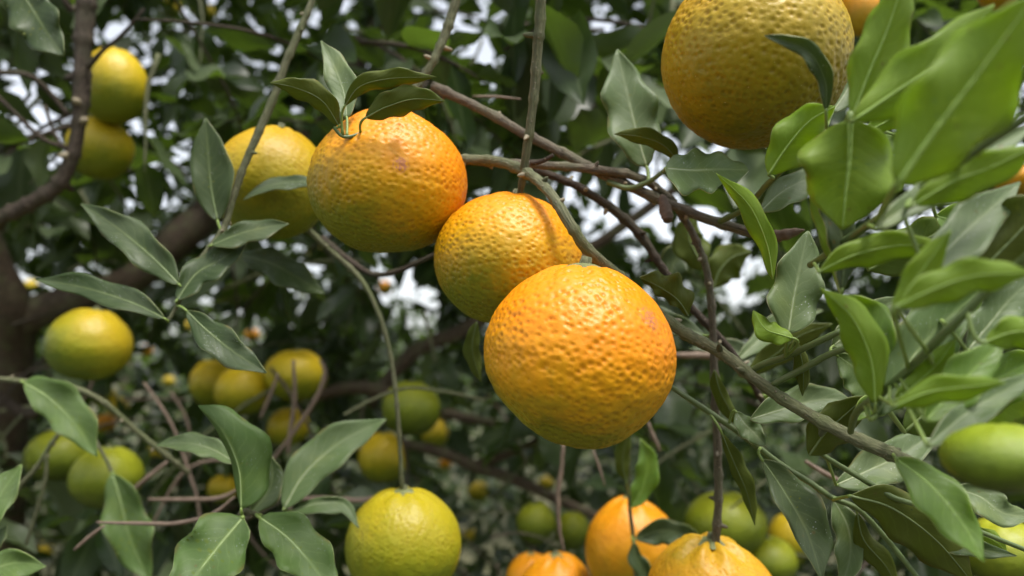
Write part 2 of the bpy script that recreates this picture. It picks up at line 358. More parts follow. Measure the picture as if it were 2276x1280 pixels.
fruit(1180, 1290, .60, 110, 120, fo, 'orange fruit mostly hidden behind another orange fruit below the dry twig', seed=11.2)
fruit(199, 766, .60, 174, 160, fyg, 'green-yellow fruit hanging alone under the thick limb', seed=12.6, rot=(0, 8, 0))
fruit(252, 192, .62, 144, 172, fy, 'yellow fruit behind the dark upright branch, upper of two touching', seed=13.3)
fruit(224, 330, .64, 136, 138, fy, 'yellow fruit behind the dark upright branch, lower of two touching', seed=14.8)
fruit(540, 868, .85, 122, 112, fy, 'yellow fruit in front of another, beside a curled pinkish twig', seed=15.1)
fruit(470, 852, .92, 96, 104, fy, 'yellow fruit half hidden behind a neighbouring yellow fruit', seed=16.7)
fruit(658, 832, .85, 136, 116, fy, 'pale yellow fruit behind a hooked pinkish twig', seed=17.2)
fruit(238, 1062, .66, 152, 136, fg, 'green fruit with a brown stalk above a hanging leaf', seed=18.9)
fruit(135, 1012, .78, 144, 116, fg, 'dark green fruit shaded by a broad blurred leaf', seed=19.4)
fruit(915, 908, .76, 130, 124, fg, 'green fruit behind the thin stem and a horizontal twig', seed=20.3)
fruit(852, 1018, .84, 112, 116, fy, 'olive green fruit low behind the long thin stem', seed=21.7)
fruit(966, 962, .95, 62, 70, fy, 'small pale yellow fruit beside a dangling grey leaf', seed=22.5)
fruit(640, 950, .90, 92, 84, fy, 'yellow-green fruit behind the crossing dry twigs', seed=23.6)
fruit(1610, 1165, .70, 176, 140, fg, 'pale green fruit behind the straight hanging stem', seed=24.2)
fruit(1752, 1200, .78, 92, 112, fy, 'yellow fruit standing out above an olive fruit', seed=25.9)
fruit(1706, 1246, .70, 130, 110, fg, 'olive green fruit below a yellow one', seed=26.1)
fruit(2232, 1232, .50, 176, 150, fg, 'pale green fruit below a long folded leaf', seed=27.8)
fruit(2220, 1018, .165, 230, 150, peel_mat('peel_unripe', (.20, .26, .012), (.13, .19, .012), (.05, .08, .008)), 'small unripe bright green fruit amid large leaves', seed=28.3, calyx=False)
fruit(1912, 24, .52, 84, 118, fo, 'orange fruit peeping out beside the large yellow fruit', seed=29.5)
fruit(2222, -18, .50, 90, 80, fo, 'orange fruit peeping out above the big bright leaves', seed=30.7)
fruit(2272, 400, .46, 110, 70, fo, 'orange fruit peeping out between bright leaves', seed=31.4)
fruit(1190, 1162, .80, 86, 92, fg, 'dark green fruit hanging left of a pinkish twig, in deep shade'.replace('left of', 'beside'), seed=32.2)
fruit(1272, 1180, .84, 78, 84, fg, 'dark green fruit straight behind a pinkish twig, in deep shade', seed=33.3)
fruit(496, 1086, .95, 66, 62, fy, 'small yellow-green fruit behind a thin horizontal dry twig', seed=34.4)
for px, py, d, wp in ((375, 848, 3.2, 28), (95, 1226, 2.6, 42), (68, 637, 3.0, 34), (412, 727, 3.0, 34), (232, 880, 1.9, 52), (262, 905, 1.9, 48), (236, 940, 2.0, 46), (180, 905, 2.0, 40), (345, 1010, 2.2, 42), (1215, 1075, 2.6, 38), (990, 1030, 2.6, 30), (1062, 1092, 2.4, 50), (560, 745, 2.8, 34), (30, 985, 2.4, 40), (705, 560, 2.6, 44), (855, 640, 2.9, 36), (600, 745, 2.8, 30), (1045, 1190, 2.3, 36), (380, 20, 2.0, 46), (455, 30, 1.8, 50), (325, 780, 3.0, 28)):
    fruit(px, py, d, wp, wp * .92, fo if random.random() < .2 else fy, 'tiny out-of-focus yellow fruit far back among the leaves', seed=px * .01, lod=0, calyx=False, group='far fruits inside the orchard')

# ------------------------------------------------------------------ branches
BR = {}
def branch(key, name, pts, mat, label, cat='branch', sides=10, rough=.20, nodes=True, group=None, part='stem', owner=None):
    """pts: (px, py, depth, width px)"""
    if key.startswith('near'): pts = [(a, b_, .27 - (.27 - c_) * 1.3, e_) for a, b_, c_, e_ in pts]
    c = catmull(pts, 8 if sides >= 10 else 5); vs = [P(q[0], q[1], q[2]) for q in c]; rad = [max(q[3], 1) / 2 * q[2] / FPX for q in c]
    rs = random.Random(len(BR) * 7 + 3)
    swell = []
    if nodes:
        i = rs.randint(2, 5)
        while i < len(rad) - 2:
            k = rs.uniform(1.12, 1.30)
            rad[i] *= k; swell.append(i); i += rs.randint(4, 8)
    t = owner or thing(name, vs[0], label, cat, group)
    org = t.location.copy()
    V, F, U = tube([v - org for v in vs], rad, sides, rough, rs.random() * 30)
    link(part, mesh(part, V, F, [mat], U), t)
    if nodes:   # small buds and spur stubs at the nodes
        for i in swell:
            if rs.random() < .72 and c[i][3] > 9:
                a = rs.uniform(0, 6.28); tn = (vs[min(i + 1, len(vs) - 1)] - vs[i - 1]).normalized(); n1 = tn.orthogonal().normalized()
                dr = (n1 * math.cos(a) + tn.cross(n1) * math.sin(a) + tn * rs.uniform(-.2, .6)).normalized()
                r = rad[i]; L = r * rs.uniform(1.5, 2.4)
                bp = [Vector((0, 0, 0)), dr * L * .45, dr * L * .8, dr * L]
                a_, b_, u_ = tube(bp, [r * .50, r * .46, r * .34, r * .12], 7, .25, rs.random() * 9)
                link('bud', mesh('bud', a_, b_, [M['bud'] if rs.random() < .5 else mat], u_), t, vs[i] - org)
    BR.setdefault(key, {'o': t, 's': []})['s'] += [(q[0], q[1], q[2]) for q in c]
    return t

branch('hang', 'hanging_branch', [(1215, -420, .30, 26), (1212, -220, .292, 25), (1206, -60, .288, 24), (1200, 40, .29, 24), (1194, 120, .292, 23), (1186, 220, .294, 21), (1174, 310, .296, 20), (1164, 380, .299, 17), (1155, 436, .304, 14)], M['bark_green'], 'straight greenish twig hanging down onto the middle orange fruit')
branch('diag', 'slanting_branch', [(960, 190, .345, 22), (1080, 248, .342, 22), (1170, 300, .340, 22), (1260, 345, .338, 22), (1350, 392, .335, 22), (1450, 437, .332, 22), (1560, 482, .328, 22), (1680, 520, .322, 21), (1735, 534, .318, 12)], M['bark_grey'], 'grey-brown branch slanting down, ending in a reddish scar beside curled leaves')
branch('bear', 'fruit_bearing_branch', [(990, 352, .318, 20), (1060, 356, .316, 23), (1120, 362, .308, 24), (1180, 390, .296, 24), (1225, 432, .284, 23), (1262, 490, .277, 25), (1298, 545, .279, 27), (1335, 582, .286, 28), (1385, 622, .296, 26), (1450, 684, .298, 26), (1525, 742, .292, 27), (1600, 782, .285, 26), (1665, 832, .276, 27), (1750, 893, .265, 28), (1860, 955, .252, 30), (1960, 1000, .242, 32), (2035, 1032, .236, 28)], M['bark_green'], 'long winding grey-green branch passing behind the big bumpy fruit')
branch('drop', 'hanging_branch', [(1030, 354, .330, 20), (1120, 362, .330, 20), (1220, 368, .330, 19), (1320, 376, .331, 19), (1410, 392, .332, 19), (1470, 425, .333, 17), (1510, 470, .334, 16), (1545, 530, .335, 16), (1570, 600, .336, 16), (1582, 680, .338, 16), (1586, 780, .340, 17), (1590, 900, .344, 18), (1596, 1030, .350, 18), (1596, 1120, .354, 18), (1590, 1212, .358, 20)], M['bark_grey'], 'bare twig bending into a long straight drop down to a knobbly fruit')
branch('slope', 'slanting_branch', [(1150, 365, .350, 16), (1220, 388, .350, 17), (1290, 418, .350, 18), (1370, 472, .350, 20), (1425, 525, .350, 20), (1468, 590, .350, 19), (1520, 665, .350, 18), (1580, 730, .350, 17), (1640, 800, .352, 15), (1700, 900, .36, 13)], M['bark_brown'], 'dark bare branch sloping steeply behind the winding grey-green branch')
branch('spur', 'short_spur', [(1180, 362, .322, 14), (1205, 358, .320, 11), (1230, 345, .318, 9)], M['bark_brown'], 'short dark broken spur where several twigs cross', 'twig', nodes=False)
branch('topstem', 'hanging_branch', [(1120, -420, .36, 24), (1060, -180, .35, 20), (1025, -40, .345, 18), (1008, 20, .345, 20), (988, 80, .344, 20), (960, 140, .342, 19), (930, 185, .340, 17), (895, 235, .332, 12), (868, 268, .322, 10)], M['bark_green'], 'pale greenish twig leading down to the fruit topped by leaves')
branch('left', 'leafy_branch', [(820, -400, .40, 22), (740, -140, .38, 17), (690, 10, .372, 15), (665, 70, .370, 17), (635, 140, .368, 18), (605, 225, .366, 18), (572, 300, .364, 18), (540, 375, .362, 16), (518, 440, .360, 15), (498, 505, .357, 14), (470, 545, .352, 12), (435, 590, .346, 11), (408, 645, .341, 10), (385, 695, .338, 9), (372, 714, .336, 7)], M['bark_green'], 'grey-green twig crossing a yellow fruit with dusty dark leaves at its tip')
branch('sprig', 'fruit_sprig', [(860, 262, .305, 9), (845, 272, .300, 10), (832, 284, .296, 9), (800, 297, .290, 8), (765, 304, .287, 8), (742, 284, .286, 7)], M['twig_green'], 'small green sprig of four leaves on top of an orange fruit', 'sprig', nodes=False)
branch('fork', 'forked_twig', [(600, 430, .44, 12), (690, 515, .437, 14), (745, 565, .434, 13), (795, 612, .430, 12), (828, 665, .427, 11), (855, 735, .424, 10), (873, 820, .422, 10), (882, 900, .42, 10), (888, 980, .42, 10), (894, 1086, .42, 10)], M['bark_green'], 'thin forked dark twig ending in a long drop to the greenish fruit')
branch('fork', '', [(715, 528, .437, 15), (765, 570, .434, 14), (825, 608, .43, 13), (880, 604, .42, 11), (935, 580, .41, 10), (985, 558, .40, 9)], M['bark_brown'], '', owner=BR['fork']['o'], part='side_twig')
branch('upright', 'upright_branch', [(260, -600, .60, 46), (215, -260, .57, 42), (196, -60, .56, 40), (190, 30, .56, 40), (184, 110, .56, 38), (182, 200, .56, 34), (175, 280, .56, 30), (160, 350, .56, 30), (128, 410, .56, 32), (75, 448, .56, 32), (20, 475, .56, 34), (-60, 510, .56, 36)], M['bark_brown'], 'dark brown branch rising upright in front of two stacked yellow fruits', sides=12)
for pts in ([(195, 150, .556, 13), (230, 110, .55, 10), (270, 78, .545, 8), (320, 20, .54, 6)], [(150, 255, .556, 12), (110, 205, .55, 12), (60, 166, .54, 12), (-30, 160, .53, 13)], [(150, 330, .556, 11), (95, 308, .55, 10), (45, 262, .545, 10), (-20, 200, .54, 10)], [(160, 25, .556, 13), (140, -5, .55, 12), (120, -50, .55, 11)], [(100, 235, .56, 8), (118, 290, .555, 7), (140, 330, .553, 6)]):
    branch('upright', '', pts, M['bark_brown'], '', owner=BR['upright']['o'], part='side_twig', sides=7, nodes=False)
branch('gtwig', 'green_twig', [(1470, 845, .312, 11), (1510, 872, .310, 12), (1580, 918, .306, 13), (1660, 974, .302, 13), (1730, 1028, .298, 13), (1800, 1072, .294, 13), (1850, 1106, .291, 13), (1905, 1130, .289, 12), (1955, 1180, .287, 12), (2005, 1240, .286, 12), (2060, 1310, .285, 11)], M['twig_green'], 'slender dark green twig with hanging grey-green leaves, below the thick winding branch', nodes=False)
branch('gtwig2', 'green_twig', [(1800, 990, .278, 11), (1850, 1025, .277, 12), (1930, 1072, .276, 13), (1985, 1105, .275, 12), (2060, 1130, .275, 11), (2150, 1170, .276, 11), (2300, 1230, .28, 10)], M['twig_green'], 'slender green twig passing in front of a pale silvery leaf', nodes=False)
branch('rt1', 'leafy_twig', [(1652, 832, .279, 13), (1700, 808, .274, 15), (1748, 792, .268, 15), (1800, 768, .262, 15), (1870, 735, .254, 14)], M['twig_green'], 'short green twig carrying an upright spoon-shaped pale leaf', nodes=False)
branch('rt2', 'leafy_twig', [(1715, 856, .27, 13), (1780, 822, .265, 15), (1850, 785, .258, 15), (1920, 760, .25, 16)], M['twig_green'], 'bare-looking green twig parallel to the one with the spoon-shaped leaf', nodes=False)
branch('near', 'leafy_branch', [(1600, 492, .310, 13), (1660, 462, .29, 13), (1705, 410, .27, 14), (1770, 350, .255, 13), (1830, 300, .24, 13), (1888, 268, .225, 12)], M['twig_green'], 'green shoot with a fan of big bright leaves below the large yellow fruit', nodes=False)
branch('near2', 'leafy_branch', [(1800, 590, .245, 14), (1880, 535, .225, 17), (1960, 480, .21, 19), (2060, 410, .20, 20), (2170, 335, .19, 21), (2320, 235, .18, 22)], M['twig_green'], 'blurred dark green shoot with broad grey-green leaves lying along it', nodes=False)
branch('near3', 'leafy_branch', [(1890, 960, .245, 14), (1905, 915, .235, 16), (1950, 880, .225, 18), (2020, 820, .215, 19), (2110, 730, .205, 20), (2200, 640, .20, 20), (2320, 540, .19, 20)], M['twig_green'], 'blurred green shoot with long overlapping bright leaves above the small unripe fruit', nodes=False)
branch('mid', 'leafy_twig', [(1350, 404, .334, 13), (1395, 418, .33, 13), (1440, 405, .326, 11), (1478, 378, .322, 9)], M['twig_green'], 'short green twig with one upright oval leaf and one notched leaf', nodes=False)
branch('clump', 'leafy_twig', [(505, 1330, .33, 16), (515, 1240, .33, 15), (530, 1180, .33, 14), (538, 1138, .33, 14), (560, 1140, .332, 11), (590, 1150, .334, 9)], M['bark_green'], 'upright twig tip with a folded dark leaf and two broad green leaves')
branch('clump2', 'leafy_twig', [(680, 1330, .40, 11), (660, 1230, .40, 11), (642, 1138, .40, 10)], M['bark_green'], 'thin twig with one large pointed leaf and one small curled leaf')
branch('topleft', 'leafy_twig', [(-60, -120, .40, 14), (0, -70, .40, 12), (35, -45, .40, 9)], M['bark_green'], 'twig end with one big dusty leaf hanging beside the dark upright branch')
branch('lowleft', 'leafy_twig', [(-40, 838, .47, 12), (60, 848, .47, 12), (150, 858, .47, 12), (225, 890, .47, 12), (300, 955, .48, 12), (380, 1020, .49, 12), (420, 1052, .5, 11)], M['bark_green'], 'arching grey-green twig carrying a broad hanging leaf')
branch('lowleft2', 'forked_twig', [(-30, 1180, .50, 9), (35, 1090, .50, 10), (80, 1040, .5, 10), (115, 985, .5, 10), (140, 955, .5, 9)], M['bark_green'], 'pale forked twig in front of the shaded green fruit', 'twig')
branch('lowleft2', '', [(104, 1005, .5, 9), (100, 1070, .5, 8), (80, 1140, .5, 8), (58, 1210, .5, 7)], M['bark_green'], '', owner=BR['lowleft2']['o'], part='side_twig', nodes=False)
branch('lowleft3', 'leafy_twig', [(170, 900, .52, 8), (205, 965, .52, 8), (235, 1020, .52, 8), (250, 1052, .52, 8)], M['bark_green'], 'thin hanging twig with one long pale-ribbed leaf', nodes=False)
branch('edge', 'leafy_twig', [(-120, 1330, .36, 12), (-90, 1250, .36, 11), (-60, 1190, .36, 9)], M['bark_green'], 'twig whose leaf tips poke in low beside the pale forked twig')
branch('dark8', 'leafy_twig', [(1396, 940, .47, 9), (1398, 1040, .475, 9), (1400, 1130, .48, 9), (1408, 1200, .485, 9), (1412, 1300, .49, 8)], M['bark_green'], 'drooping twig with a dark leaf lying across an orange fruit', nodes=False)
branch('thin', 'bare_twig', [(765, 922, .56, 8), (820, 892, .56, 8), (868, 872, .56, 8), (910, 862, .56, 7), (960, 866, .56, 7), (1010, 874, .56, 7), (1080, 890, .56, 6)], M['bark_green'], 'thin bare twig running level behind the long drop stem', 'twig', nodes=False)
dry = [
    ([(712, 800, .62, 9), (722, 830, .62, 10), (705, 880, .62, 10), (660, 950, .62, 10), (590, 1042, .62, 10)], 'hooked pinkish dry twig curling over a pale yellow fruit'),
    ([(652, 800, .66, 9), (655, 880, .66, 9), (645, 960, .66, 10), (640, 1010, .66, 10)], 'upright pinkish dry twig in front of a pale yellow fruit'),
    ([(618, 830, .7, 7), (600, 880, .7, 8), (578, 930, .7, 9)], 'short slanting pinkish dry twig beside a pale yellow fruit'),
    ([(215, 1161, .40, 7), (300, 1163, .40, 8), (390, 1163, .402, 9), (470, 1143, .405, 9), (522, 1104, .41, 9)], 'long pinkish dry twig lying across a hanging leaf'),
    ([(165, 1222, .42, 8), (200, 1192, .42, 8), (232, 1168, .42, 8)], 'short pale dry twig stub below the long pinkish one'),
    ([(330, 1110, .52, 9), (410, 1110, .52, 9), (490, 1106, .52, 9), (540, 1080, .52, 8)], 'straight level dry twig behind the folded dark leaf'),
    ([(296, 1088, .54, 11), (335, 1056, .54, 10), (372, 1026, .54, 10)], 'thick short dry twig slanting behind the arching twig'),
    ([(640, 1108, .58, 9), (720, 1108, .58, 10), (800, 1112, .58, 11), (830, 1105, .58, 11)], 'level dry twig reaching behind the greenish fruit'),
    ([(1252, 985, .50, 10), (1248, 1040, .50, 10), (1240, 1100, .50, 10), (1244, 1180, .50, 9), (1254, 1226, .50, 8)], 'dangling pinkish dry twig above the orange fruits'),
    ([(1436, 930, .48, 9), (1450, 965, .48, 9), (1468, 1002, .48, 9)], 'short dry twig poking out below the big bumpy fruit'),
    ([(1318, 1000, .49, 6), (1332, 1040, .49, 6), (1345, 1080, .49, 5)], 'thin dry twig tip hanging below the big bumpy fruit'),
    ([(1050, 214, .40, 5), (1100, 215, .40, 6), (1158, 220, .40, 5)], 'thin reddish dry twig above the crossing branches'),
    ([(1790, 1025, .40, 10), (1830, 1050, .40, 10), (1875, 1072, .40, 10)], 'reddish dry twig stub between two green twigs'),
    ([(450, 1250, .6, 6), (440, 1120, .6, 7), (420, 1050, .6, 8), (380, 940, .6, 8), (320, 850, .6, 8)], 'tall thin dry twig rising behind the arching twig'),
    ([(700, 1200, .62, 7), (560, 1040, .62, 8), (420, 1040, .62, 8), (330, 1180, .62, 7)], 'bowed dry twig below the crossing twigs'),
    ([(1500, 790, .5, 16), (1580, 790, .5, 16), (1650, 800, .5, 14)], 'thick pinkish dry stub behind the winding branch'),
]
for i, (pts, lab) in enumerate(dry):
    pts = [(a, b_, c_, e_ * (.45 + .6 * math.sin(math.pi * (.18 + .72 * k / (len(pts) - 1))))) for k, (a, b_, c_, e_) in enumerate(pts)]
    branch('dry%d' % i, 'dry_twig', pts, M['twig_dry'], lab, 'twig', sides=8, nodes=False, rough=.45)
rt_ = random.Random(31)
for i in range(26):
    x, y, d = rt_.uniform(-50, 1500), rt_.uniform(780, 1280), rt_.uniform(.72, 1.2); a = rt_.uniform(-.9, .9) + (1.57 if rt_.random() < .3 else 0); L = rt_.uniform(120, 320); bw = rt_.uniform(-40, 40)
    pts = [(x + math.cos(a) * L * t - math.sin(a) * bw * 4 * t * (1 - t), y + math.sin(a) * L * t + math.cos(a) * bw * 4 * t * (1 - t), d, 7 - 4 * t) for t in (0, .25, .5, .75, 1)]
    branch('fine%d' % i, 'fine_twig', pts, M['twig_dry'] if rt_.random() < .5 else M['bark_grey'], 'fine bare twig among the low shaded leaves, out of focus', 'twig', sides=6, nodes=False, group='fine twigs in the shade')
# the dead stub and the scar on the slanting branch
o_ = BR['diag']['o']
for pts, m, nm in (([(1474, 440, .327, 20), (1478, 462, .322, 26), (1482, 478, .319, 25), (1484, 490, .317, 20)], M['scar'], 'stub'), ([(1700, 526, .319, 20), (1722, 526, .317, 27), (1745, 521, .315, 24), (1768, 515, .313, 16), (1788, 511, .311, 4)], M['scar'], 'scar'), ([(1480, 436, .331, 16), (1490, 440, .333, 15), (1500, 450, .334, 14)], M['bark_grey'], 'joint')):
    c = catmull(pts, 6); V, F, U = tube([P(*q[:3]) - o_.location for q in c], [q[3] / 2 * q[2] / FPX * (1 + .06 * math.sin(i * 1.1)) for i, q in enumerate(c)], 12, .3, 4.0)
    link(nm, mesh(nm, V, F, [m], U), o_)

# the tree itself: trunk and thick limbs, behind the twigs
tr = thing('citrus_tree', P(-70, 700, 1.05), 'brown forked trunk and thick limbs behind the lone green-yellow fruit', 'tree')
def limb(pts, nm, m=M['bark_limb'], sides=14):
    c = catmull(pts, 8); V, F, U = tube([P(*q[:3]) - tr.location for q in c], [q[3] / 2 * q[2] / FPX for q in c], sides, .14, pts[0][0] * .01)
    link(nm, mesh(nm, V, F, [m], U), tr)
limb([(-40, 3200, 1.15, 190), (-30, 1900, 1.12, 150), (-10, 1200, 1.08, 110), (5, 950, 1.05, 100), (20, 780, 1.03, 96), (20, 690, 1.0, 90), (-15, 600, .98, 80), (-60, 480, .96, 76), (-130, 300, .95, 70)], 'trunk')
limb([(20, 720, 1.02, 88), (90, 690, 1.02, 76), (180, 662, 1.03, 70), (270, 630, 1.05, 66), (345, 580, 1.07, 70), (410, 520, 1.09, 74), (470, 470, 1.12, 74), (560, 400, 1.15, 66), (680, 300, 1.2, 58), (800, 120, 1.25, 50), (900, -100, 1.3, 46)], 'limb')
limb([(820, 900, 1.0, 26), (900, 800, 1.0, 34), (960, 762, 1.0, 34), (1040, 728, 1.0, 34), (1160, 640, 1.0, 30), (1300, 560, 1.0, 26), (1500, 420, 1.0, 22)], 'limb')
limb([(700, 880, .95, 24), (790, 860, .95, 30), (900, 880, .95, 30), (1000, 920, .95, 24), (1100, 940, .95, 18)], 'limb')
limb([(900, 985, .9, 20), (980, 1005, .9, 24), (1055, 1035, .9, 26), (1150, 1068, .9, 26), (1240, 1110, .9, 22), (1400, 1180, .9, 18)], 'limb')
limb([(1055, 1035, .9, 22), (1120, 1012, .9, 18), (1180, 985, .9, 14), (1260, 930, .9, 11)], 'limb')
limb([(-30, 860, .8, 20), (60, 920, .8, 26), (130, 880, .8, 20)], 'limb', M['bark_brown'])

# ------------------------------------------------------------------ hero leaves
def profile(t, k=.9, tip=.0):
    p = max(0.0, math.sin(math.pi * min(1, t) ** k)) ** .78
    if t > .80: p *= 1 - tip * (t - .80) / .2
    return p
NS, NV = 22, 9
def leaf(owner, pts, wl, wr, d0, tilt=.5, face='t', kind='mature', fold=.35, wave=.19, curl=.0, k=.9, tip=.35, att=None, seed=None, label=None, pet=True, dd=0.0):
    """pts: spine in the picture from base to tip; wl, wr: half widths; d0: depth at the base; tilt: >0 leans so that the seen face looks up; dd: depth added towards the tip"""
    if owner.startswith('near'): d0 = .27 - (.27 - d0) * 1.3; wl *= 1.15; wr *= 1.15
    t_o = BR[owner]['o']; rs = random.Random(seed if seed is not None else int(pts[0][0] * 13 + pts[-1][1] * 7))
    c = catmull([(float(x), float(y)) for x, y in pts], 12)
    seg = np.r_[0, np.cumsum(np.hypot(*np.diff(c, axis=0).T))]; tt = np.linspace(0, seg[-1], NS + 1)
    sx = np.interp(tt, seg, c[:, 0]); sy = np.interp(tt, seg, c[:, 1]); L = seg[-1]
    m_px = d0 / FPX; y0 = sy[0]; ph = rs.uniform(0, 6.28); fr = rs.uniform(1.6, 2.6); cren = rs.uniform(9, 13)
    top, uv = [], []; sgn = -1 if face == 't' else 1
    for i in range(NS + 1):
        t = i / NS; a = max(i - 1, 0); b = min(i + 1, NS)
        tx, ty = sx[b] - sx[a], sy[b] - sy[a]; ln = math.hypot(tx, ty) or 1; nx, ny = ty / ln, -tx / ln
        p = max(profile(t, k, tip), .03)
        for j in range(NV):
            v = -1 + 2 * j / (NV - 1); wdt = wl if v < 0 else wr; av = abs(v)
            sc = 1 + (.022 * math.sin(cren * 2 * math.pi * t + ph) * max(0, t - .12) + .012 * noise.noise(Vector((t * 14, v * 3, ph))) ) * (av ** 3)
            sc *= 1 + .13 * noise.noise(Vector((t * 2.6, (1 if v > 0 else -1) * 5.3, ph * 3))) * av
            sc *= 1 + .55 * wave * math.sin(fr * 1.3 * 2 * math.pi * t + ph * 1.7 + (0 if v < 0 else 2.6)) * av
            off = (-v) * wdt * p * sc
            x, y = sx[i] + nx * off, sy[i] + ny * off
            hw = (wl + wr) * .5 * m_px
            dep = d0 + tilt * (y0 - y) * m_px + dd * t
            dep += sgn * fold * hw * (av ** 1.25) * p
            dep += wave * hw * 1.5 * math.sin(fr * 2 * math.pi * t + ph + (0 if v < 0 else 2.1)) * av * av * p
            dep += curl * L * m_px * (t - .35) ** 2
            dep += .03 * hw * math.sin(9 * 2 * math.pi * (t - av * .22)) * p * (1 - av)       # pillowed between side veins
            top.append(P(x, y, dep)); uv.append((t, v * .5 + .5))
    base = top[NV // 2].copy()
    org = t_o.location
    N = [Vector((0, 0, 0)) for _ in top]; Q = []
    for i in range(NS):
        for j in range(NV - 1):
            q = (i * NV + j, i * NV + j + 1, (i + 1) * NV + j + 1, (i + 1) * NV + j); Q.append(q)
            n = (top[q[2]] - top[q[0]]).cross(top[q[3]] - top[q[1]])
            for z in q: N[z] += n
    # make the listed side the one towards the viewer
    if sum((N[i].normalized().dot(CAM - top[i]) for i in range(0, len(top), 5))) < 0:
        Q = [q[::-1] for q in Q]; N = [-n for n in N]
    th = .00030; n0 = len(top)
    V = [v - base for v in top] + [v - base - N[i].normalized() * th for i, v in enumerate(top)]
    F = Q + [tuple(z + n0 for z in q[::-1]) for q in Q]
    A, B = (0, 1) if face == 't' else (1, 0); mi = [A] * len(Q) + [B] * len(Q)
    ring = [i * NV for i in range(NS + 1)] + [NS * NV + j for j in range(1, NV)] + [i * NV + NV - 1 for i in range(NS - 1, -1, -1)] + [j for j in range(NV - 2, 0, -1)]
    for a, b in zip(ring, ring[1:] + ring[:1]): F.append((a, b, b + n0, a + n0)); mi.append(2)
    me = mesh('leaf', V, F, [M[kind + '_t'], M[kind + '_b'], M['rim_' + kind]], uv + uv, mi)
    lo = link('leaf', me, t_o, base - org)
    if label: lo['label'] = label
    # midrib
    mid = [top[i * NV + NV // 2] for i in range(NS + 1)]; hw = (wl + wr) * .5 * m_px
    rb = max(.00022, hw * .055)
    s_ = 1 if face == 'u' else .35
    mp = [v - base + N[i * NV + NV // 2].normalized() * rb * (.1 if face == 'u' else -.45) for i, v in enumerate(mid)]
    a_, b_, u_ = tube(mp, [rb * (1 - .85 * i / NS) for i in range(NS + 1)], 6); link('midrib', mesh('midrib', a_, b_, [M['rib_' + kind]], u_), lo)
    if pet:
        if att is None:
            s2 = BR[owner]['s']; q = min(s2, key=lambda z: (z[0] - pts[0][0]) ** 2 + (z[1] - pts[0][1]) ** 2)
        else:
            s2 = BR[owner]['s']; q = min(s2, key=lambda z: (z[0] - att[0]) ** 2 + (z[1] - att[1]) ** 2); q = (att[0], att[1], q[2])
        e = P(*q) - base; s1 = mid[1] - mid[0]; s1.normalize(); Lp = e.length
        c1 = -s1 * min(Lp * .35, .004) if Lp < .016 else e * .4
        pp = [((1 - z) ** 2) * Vector((0, 0, 0)) + 2 * z * (1 - z) * c1 + z * z * e for z in [i / 8 for i in range(9)]]
        rp = max(rb * 1.25, .0005)
        a_, b_, u_ = tube([s1 * .0008] + pp, [rp * .7] + [rp * (1 + .1 * i / 8 + (.35 if i > 7 else 0)) for i in range(9)], 8); link('petiole', mesh('petiole', a_, b_, [M['petiole']], u_), lo)
    return lo

# sprig on top of the upper orange fruit
leaf('sprig', [(754, 280), (716, 224), (660, 196), (600, 183)], 24, 30, .286, -.5, 'u', dd=-.006, att=(742, 284))
leaf('sprig', [(771, 262), (764, 205), (740, 140), (713, 90)], 30, 34, .292, .5, 't', 'pale', att=(771, 302), k=.85)
leaf('sprig', [(766, 236), (800, 192), (870, 174), (970, 171)], 24, 22, .284, -.6, 'u', att=(762, 300))
leaf('sprig', [(812, 262), (858, 238), (920, 220), (988, 224)], 36, 32, .282, -.5, 'u', att=(802, 296))
# left twig
leaf('left', [(484, 492), (470, 420), (462, 335), (457, 262)], 44, 50, .356, .15, 't', 'mature', att=(492, 515), wave=.06)
leaf('left', [(730, 404), (650, 404), (590, 414), (540, 444)], 15, 15, .372, .9, 't', 'mature', pet=False)
leaf('left', [(398, 632), (335, 568), (255, 502), (180, 452)], 40, 42, .338, .55, 't', 'mature', wave=.22, att=(404, 645))
leaf('left', [(366, 708), (292, 672), (190, 640), (78, 620)], 24, 34, .334, .6, 't', 'mature', wave=.25, att=(374, 714))
leaf('left', [(392, 668), (436, 608), (492, 576), (550, 537)], 32, 34, .335, .6, 't', 'mature', wave=.25)
leaf('left', [(470, 545), (530, 520), (585, 506), (642, 497)], 24, 28, .345, .7, 't', 'mature', wave=.22, att=(470, 545))
leaf('left', [(414, 690), (458, 732), (520, 782), (592, 828)], 34, 38, .330, .6, 't', 'mature', wave=.2, att=(392, 680))
leaf('left', [(532, 566), (600, 584), (660, 616), (722, 652)], 34, 34, .43, .5, 't', 'mature', wave=.2, att=(500, 505))
# upright twig low in the picture
leaf('clump', [(536, 1132), (530, 1040), (494, 958), (440, 902)], 14, 78, .318, .2, 't', 'mid', fold=-.5, tip=.1, k=.8, att=(538, 1138))
leaf('clump', [(528, 1030), (466, 996), (405, 984), (347, 990)], 22, 26, .345, .9, 't', 'pale', att=(536, 1120))
leaf('clump', [(540, 1150), (484, 1216), (430, 1285), (372, 1360)], 72, 78, .315, .75, 't', 'mid', fold=.25, k=.72)
leaf('clump', [(577, 1150), (640, 1196), (700, 1264), (750, 1340)], 62, 54, .322, .7, 't', 'mid', fold=.3, k=.78)
leaf('clump', [(556, 1142), (592, 1100), (606, 1060), (600, 1010)], 22, 26, .36, .3, 't', 'mature')
leaf('clump2', [(630, 1132), (678, 1052), (755, 984), (858, 931)], 48, 44, .385, .6, 't', 'pale', wave=.12)
leaf('clump2', [(648, 1134), (712, 1118), (768, 1122), (798, 1174)], 14, 24, .385, .9, 't', 'pale', curl=.2)
